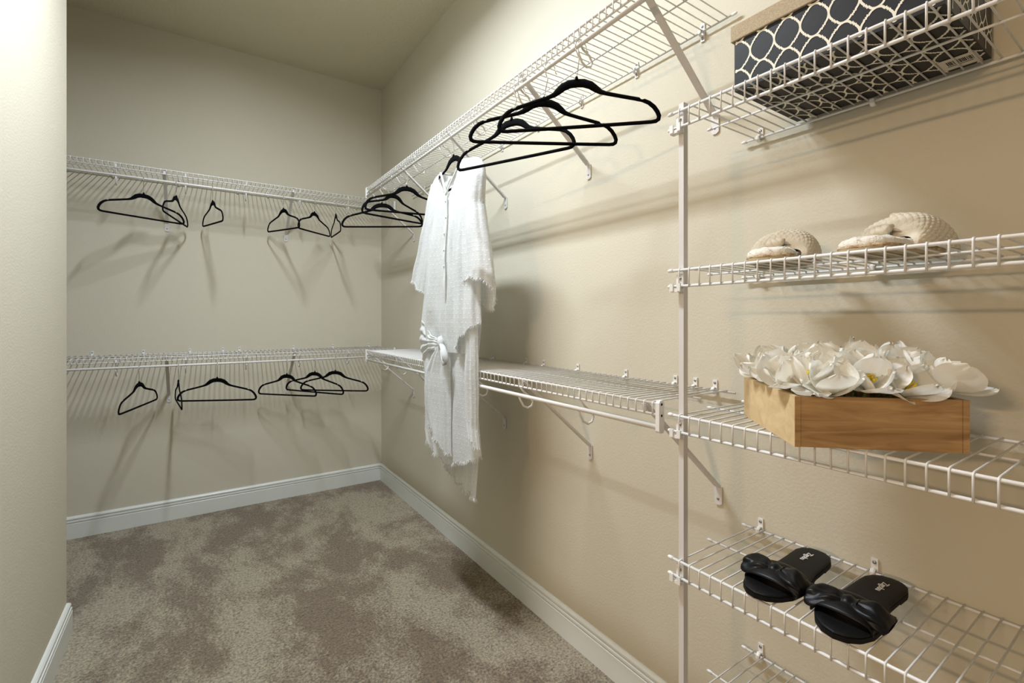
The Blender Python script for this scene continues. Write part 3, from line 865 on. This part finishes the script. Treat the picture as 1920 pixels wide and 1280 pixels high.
def pad(outline, z0, z1, inset=.0, puff=.0, rings=6, bump=0.0, seed=0, L=.25):
    """cushion with rounded rim from an outline"""
    cxx = sum(p[0] for p in outline) / len(outline); cyy = sum(p[1] for p in outline) / len(outline)
    N = len(outline); V = []; F = []
    prof = [(1.0, 0.0), (1.03, .35), (1.0, .75), (.93, .98), (.75, 1.12), (.5, 1.18), (.25, 1.2), (.02, 1.2)]
    for s_, q in prof:
        for x, y in outline:
            px, py = x * s_ * 1.0 + (x * 0), y
            # shrink towards the long axis, not the centre point
            ax_ = min(max(x, L * .2), L * .8); px = ax_ + (x - ax_) * s_; py = cyy + (y - cyy) * s_
            h = (1 + puff) * q
            z = z0 + (z1 - z0) * h + bump * noise.noise((px * 90 + seed, py * 90, q * 2)) * (1 if q > .2 else 0)
            V.append((px, py, z))
    for r_ in range(len(prof) - 1):
        for k in range(N):
            l = (k + 1) % N
            F.append((r_ * N + k, r_ * N + l, (r_ + 1) * N + l, (r_ + 1) * N + k))
    F.append(tuple(range(N))[::-1]); F.append(tuple((len(prof) - 1) * N + k for k in range(N)))
    return MB().add(V, F)

def fur(mbsrc, n, length, seed, zmin=-1, out=(0, 0, 1)):
    rr = random.Random(seed); V = []; F = []
    fs = [f for f in mbsrc.F if len(f) == 4]
    for _ in range(n):
        f = rr.choice(fs); a, b, c, d = [Vector(mbsrc.V[i]) for i in f]
        u, v_ = rr.random(), rr.random()
        p = a.lerp(b, u).lerp(d.lerp(c, u), v_)
        if p.z < zmin: continue
        nr = (b - a).cross(d - a)
        if nr.length < 1e-12: continue
        nr = nr.normalized()
        dd = (nr + Vector((rr.uniform(-.8, .8), rr.uniform(-.8, .8), rr.uniform(-.2, .8)))).normalized()
        s_ = dd.orthogonal().normalized() * .0009
        n0 = len(V); l = length * rr.uniform(.5, 1.2)
        V += [p - s_, p + s_, p + dd * l]
        F.append((n0, n0 + 1, n0 + 2))
    return MB().add(V, F)

def slipper(label, loc, rot, mirror=1):
    L = .228
    t = thing('slipper', label, 'slipper', loc, rot, 'fleece slippers on the second shelf')
    out = foot_outline(L, .086, .100, asym=.005 * mirror)
    sm = MB().prism(out, 0, .0085)
    autosmooth(sm.build('sole', M_soletan, t), 40)
    rope = [(x * .97 + .003, y * .95, .0095) for x, y in out]
    MB().tube(rope, .0042, 6, closed=True).build('jute_edge', M_rope, t, True)
    fb = pad([(x * .965 + .004, y * .97) for x, y in out], .010, .0235, puff=.1, bump=.005, seed=1, L=L)
    fo = fb.build('fleece_footbed', M_fur, t, True)
    ff = fur(fb, 9000, .0085, 5, zmin=.011).build('fleece_tufts', M_fur, fo); ff['kind'] = 'stuff'
    # twisted knit band: two lobes crossing on top of the foot
    def lobe(side):
        mb = MB(); NU, NV = 90, 80
        xs = []
        def f(a, b):
            # a: around the foot from side bottom to centre twist, b: across band width
            th = a * pi * .5
            wd = .105 * (1 - a) ** .9 + .048                        # width along the foot
            xc = L * (.68 - .05 * a)
            x = xc + (b - .5) * wd + .010 * (1 - a)
            y = side * (.0505 + .006 * sin(pi * a)) * cos(th) - side * .010 * a ** 2
            peak = .026 + .030 * sin(pi * (.10 + .70 * b)) + .006 * sin(pi * min(1, a * 1.2))
            z = .012 + peak * sin(th) ** .85
            edge = (2 * b - 1)
            puffy = (1 - edge ** 4)
            nrm = Vector((edge * .25, side * cos(th), sin(th) * .95 + .05)).normalized()
            row = sin(b * pi * 9) ; 
            stitch = abs(sin((a * 10 + b * 7) * pi) * sin((a * 10 - b * 7) * pi))
            dsp = .0105 * puffy + .0030 * stitch ** .6 * puffy
            if side < 0: dsp += .004 * a
            return (x + nrm.x * dsp, y + nrm.y * dsp, z + nrm.z * dsp - .012 * abs(edge) ** 3 * a)
        mb.grid(NV, NU, lambda b, a: f(a, b))
        base = len(mb.V)
        def g(a, b):
            p = f(a, b); th = a * pi * .5
            k = .010
            return (p[0], p[1] - side * cos(th) * k, p[2] - sin(th) * k)
        mb.grid(NV, NU, lambda b, a: g(a, b))
        n1 = NV; 
        # stitch the rims of outer and inner surfaces
        def idx(i, j, o_): return o_ + j * NV + i
        for j in range(NU - 1):
            for i in (0, NV - 1):
                mb.F.append((idx(i, j, 0), idx(i, j + 1, 0), idx(i, j + 1, base), idx(i, j, base)))
        for i in range(NV - 1):
            for j in (0, NU - 1):
                mb.F.append((idx(i, j, 0), idx(i + 1, j, 0), idx(i + 1, j, base), idx(i, j, base)))
        return mb
    for s_ in (1, -1):
        lobe(s_).build('knit_strap', M_knit, t, True)
    # twist knot at the crest
    kk = MB()
    for q in range(3):
        kk.tube([(L * .50 + .022 * cos(a / 10 * pi + q * .6), .016 * sin(a / 10 * pi) - .010 + q * .005, .047 + .006 * sin(a / 10 * pi + q * .8)) for a in range(11)], .0075, 7)
    kk.build('twist_knot', M_knit, t, True)
    # fleece lining filling the toe under the straps
    ln = MB()
    def lin(a, b):
        th = pi * a; q = .5 + .5 * b
        r_ = (1 - ((b - .45) / .62) ** 2) ** .5 if abs(b - .45) < .62 else 0
        return (L * (.47 + .46 * b), -.043 * cos(th) * (.75 + .25 * r_), .016 + (.018 + .030 * sin(pi * min(1, b + .12))) * sin(th) ** .8)
    ln.grid(19, 17, lin)
    lo_ = ln.build('fleece_lining', M_fleecein, t, True)
    lf = fur(ln, 2600, .006, 9).build('fleece_tufts', M_fleecein, lo_); lf['kind'] = 'stuff'
    return t
zs = 1.3705
slipper('left fleece slipper, smaller looking, nearer to the shelf post', (-.284, -3.162, zs), (0, 0, radians(15)), 1)
slipper('right fleece slipper, larger looking, further along the shelf to the right', (-.272, -3.305, zs), (0, 0, radians(-8)), -1)

# ------------------------------------------------------------------ wooden flower box
ax_, ay_ = Vector((.727, -.687, 0)), Vector((.727, .687, 0))
WB = thing('wooden_box', 'square pine box set cornerwise on the middle tower shelf, full of flowers', 'wooden box', (-.391, -3.263, 1.0425),
           (0, 0, math.atan2(-.687, .727)))
la, lb, hh, tk = .255, .262, .084, .009       # side along local x, side along local y
MB().box(tk + .0006, la - tk - .0006, .0008, tk, 0, hh).build('front_board', M_wood, WB)
MB().box(0, tk, 0, lb, 0, hh).build('left_board', M_woodend, WB)
MB().box(la - tk, la, 0, lb, 0, hh).build('right_board', M_wood, WB)
MB().box(0.0004, tk, -.0006, 0, 0, hh).build('end_grain', M_wood, WB)
MB().box(tk, la - tk, lb - tk, lb - .0008, 0, hh).build('back_board', M_woodend, WB)
MB().box(tk, la - tk, tk, lb - tk, .004, .010).build('bottom_board', M_wood, WB)

PET = []
for v_ in range(5):
    rr = random.Random(40 + v_)
    cup = rr.uniform(.6, 1.1); rip = rr.uniform(.001, .0022); pw_ = rr.uniform(.8, 1.05)
    def pf(a, b, cup=cup, rip=rip, pw_=pw_, v_=v_):
        L = .060
        wdt = .0285 * pw_ * (sin(pi * min(1, b * .80 + .06)) ** .75) * (1 if b < .8 else sqrt(max(0, 1 - ((b - .8) / .2) ** 2 * .85)))
        x = (a - .5) * 2 * wdt
        curl = .010 * cup * ((a - .5) * 2) ** 2 * (1 - .5 * b)
        y = .015 * cup * sin(b * pi * .55) * 1.1 - curl * .7 - .003 * b * b + rip * sin(a * 9 + v_ * 2) * b + rip * .8 * sin(a * 23 + v_) * b * b
        z = L * b - .006 * b * b + rip * 1.5 * sin(a * 13 + v_ * 1.7) * b * b
        return (x, y, z)
    PET.append(MB().grid(11, 13, pf).mesh('petal', M_petal, True))
CEN = MB()
for k in range(7):
    an = k * 2.4; r_ = .0035 if k else 0
    CEN.tube([(r_ * .5 * cos(an), r_ * .5 * sin(an), 0), (r_ * cos(an), r_ * sin(an), .020), (r_ * 1.7 * cos(an), r_ * 1.7 * sin(an), .030)], [.0008, .0011, .0022], 5)
CEN = CEN.mesh('stamens', M_stamen, True)
STM = MB().tube([(0, 0, 0), (0.001, 0, -.03), (0, 0, -.055)], .0022, 6).ball((0, 0, 0), .005, .005, .004, 8, 5).mesh('stem', M_stem, True)

row_names = ['front', 'second', 'middle', 'fourth', 'back']
col_names = ['leftmost', 'second from the left', 'middle', 'second from the right', 'rightmost']
rr = random.Random(21)
for i in range(5):
    for j in range(5):
        fx = .018 + (la - .036) * i / 4 + rr.uniform(-.008, .008)
        fy = .020 + (lb - .040) * j / 4 + rr.uniform(-.008, .008)
        P0 = Vector((-.391, -3.263, 1.0425)) + ax_ * fx + ay_ * fy
        wallgap = -P0.x
        z = 1.0425 + hh + .001 + rr.uniform(-.002, .014) + .022 * sin(pi * i / 4) * sin(pi * j / 4)
        # outer blooms lean over the rim
        lean = (ax_ * ((i - 2) / 2) + ay_ * ((j - 2) / 2)) * .58
        if lean.length > .62: lean *= .62 / lean.length
        if i + j == 0: lean *= .12; P0 += (ax_ + ay_) * .020
        if P0.x > -.10: lean.x = min(lean.x, -.15)
        up = (Vector((0, 0, 1)) + lean + Vector((rr.uniform(-.15, .15), rr.uniform(-.15, .15), 0))).normalized()
        if P0.x > -.075: P0.x = -.075
        q = up.to_track_quat('Z', 'Y')
        f = thing('tulip_bloom', 'white silk tulip bloom, %s in the %s row of the box' % (col_names[i], row_names[j]), 'flower',
                  (P0.x, P0.y, z), (0, 0, 0), 'white blooms in the wooden box')
        f.rotation_mode = 'QUATERNION'; f.rotation_quaternion = q
        spin = rr.uniform(0, 6.28)
        opn = rr.choice((16, 22, 30, 38, 48)) + rr.uniform(-4, 4)
        link('stem', STM, f); link('stamens', CEN, f)
        for k in range(6):
            inner = k % 2
            p = link('petal', PET[rr.randrange(5)], f)
            an = spin + k * pi / 3 + rr.uniform(-.12, .12)
            tilt = radians(opn * (.35 if inner else 1.0) + rr.uniform(-8, 14) + (16 if (not inner and rr.random() < .3) else 0))
            sc = rr.uniform(1.04, 1.32) * (.92 if inner else 1)
            p.matrix_local = Matrix.Rotation(an, 4, 'Z') @ Matrix.Translation((0, .002, 0)) @ Matrix.Rotation(-tilt, 4, 'X') @ Matrix.Diagonal((sc, sc, sc, 1))

# ------------------------------------------------------------------ black bow sandals on the fourth tower shelf
def sandal(label, loc, rot, mirror):
    L = .285; BX = .735
    t = thing('sandal', label, 'sandal', loc, rot, 'black bow sandals on the fourth shelf')
    out = foot_outline(L, .070, .092, asym=.006 * mirror)
    autosmooth(MB().prism(out, 0.004, .012).build('outsole', M_rubber, t), 40)
    heel = [(x, y) for x, y in out if x < L * .24]
    hl = sorted([p for p in heel if p[1] > 0]) ; hr = sorted([p for p in heel if p[1] <= 0], reverse=True)
    MB().prism([(x, y * .97) for x, y in hl + hr], 0, .0045).build('heel_block', M_rubber, t)
    MB().prism([(x, y * .97) for x, y in [(L * .45, -.03), (L * .9, -.03), (L * .97, 0), (L * .9, .03), (L * .45, .03)]], 0, .0045).build('tread', M_rubber, t)
    pad([(x * .985 + .002, y * .97) for x, y in out], .012, .0165, puff=0, L=L).build('insole', M_insole, t, True)
    # broad folded satin strap
    def strap(a, b):
        th = pi * a
        y = -.0455 * cos(th) + .006 * mirror
        x = L * BX - .036 + .066 * b + .012 * sin(th) * (b - .3)
        z = .010 + .023 * sin(th) ** .6 + (.0035 * sin(b * pi * 3 + .6) + .004 * sin(pi * b)) * sin(th)
        return (x, y, z)
    st = MB().grid(31, 16, strap)
    so = st.build('strap', M_satin, t, True)
    sd = so.modifiers.new('solid', 'SOLIDIFY'); sd.thickness = .0025
    # bow: two puffed wings and a centre knot
    for s_ in (1, -1):
        def wing(a, b, s_=s_):
            # a along the wing, b around its section
            an = 2 * pi * b
            y = s_ * (.006 + .056 * a) + .004 * mirror
            wv = .012 + .020 * sin(min(1, a * 1.05) * pi * .55) * (1 - .18 * a ** 4)
            hv = .006 + .0095 * sin(a * pi * .72)
            if a > .93: hv *= 1 - (a - .93) * 9; wv *= 1 - (a - .93) * 4
            pl = 1 + (.13 * sin(an * 3 + a * 4) + .10 * sin(an * 5 - a * 3 + s_) + .05 * sin(an * 9 + a * 7)) * (1 - a * .3)
            x = L * BX + wv * cos(an) * pl + .012 * a * s_ * mirror * .5
            z = .038 - .014 * a ** 1.7 + hv * sin(an) * pl + .003 * sin(a * 9 + an + s_) * a
            return (x, y, z)
        MB().grid(28, 49, wing).build('bow_wing', M_satin, t, True)
    def knot(a, b):
        an = 2 * pi * b
        y = (a - .5) * .030 + .004 * mirror; 
        return (L * BX + .0160 * cos(an), y, .037 + .0105 * sin(an) + .0018 * cos((a - .5) * pi * 3))
    ko = MB().grid(9, 25, knot); ko.build('bow_knot', M_satin, t, True)
    # brand word printed on the heel
    cu = bpy.data.curves.new('word', 'FONT'); cu.body = 'Zigobu'; cu.size = .0155; cu.align_x = 'CENTER'; cu.align_y = 'CENTER'
    cu.extrude = .00025; cu.offset = .0002
    to = bpy.data.objects.new('word', cu); COL.objects.link(to)
    bpy.context.view_layer.update()
    dm = bpy.data.meshes.new_from_object(to.evaluated_get(bpy.context.evaluated_depsgraph_get()))
    bpy.data.objects.remove(to, do_unlink=True)
    dm.materials.clear(); dm.materials.append(M_print)
    q = link('brand_word', dm, t, (L * .215, 0, .0183)); q.rotation_euler = (0, 0, 0)
    return t
zf = .7165
sandal('left black satin slide sandal with a bow, nearer to the shelf post', (-.046, -3.153, zf), (0, 0, radians(180 + 1.5)), 1)
sandal('right black satin slide sandal with a bow, nearer to the viewer', (-.050, -3.292, zf), (0, 0, radians(180 + 1)), -1)
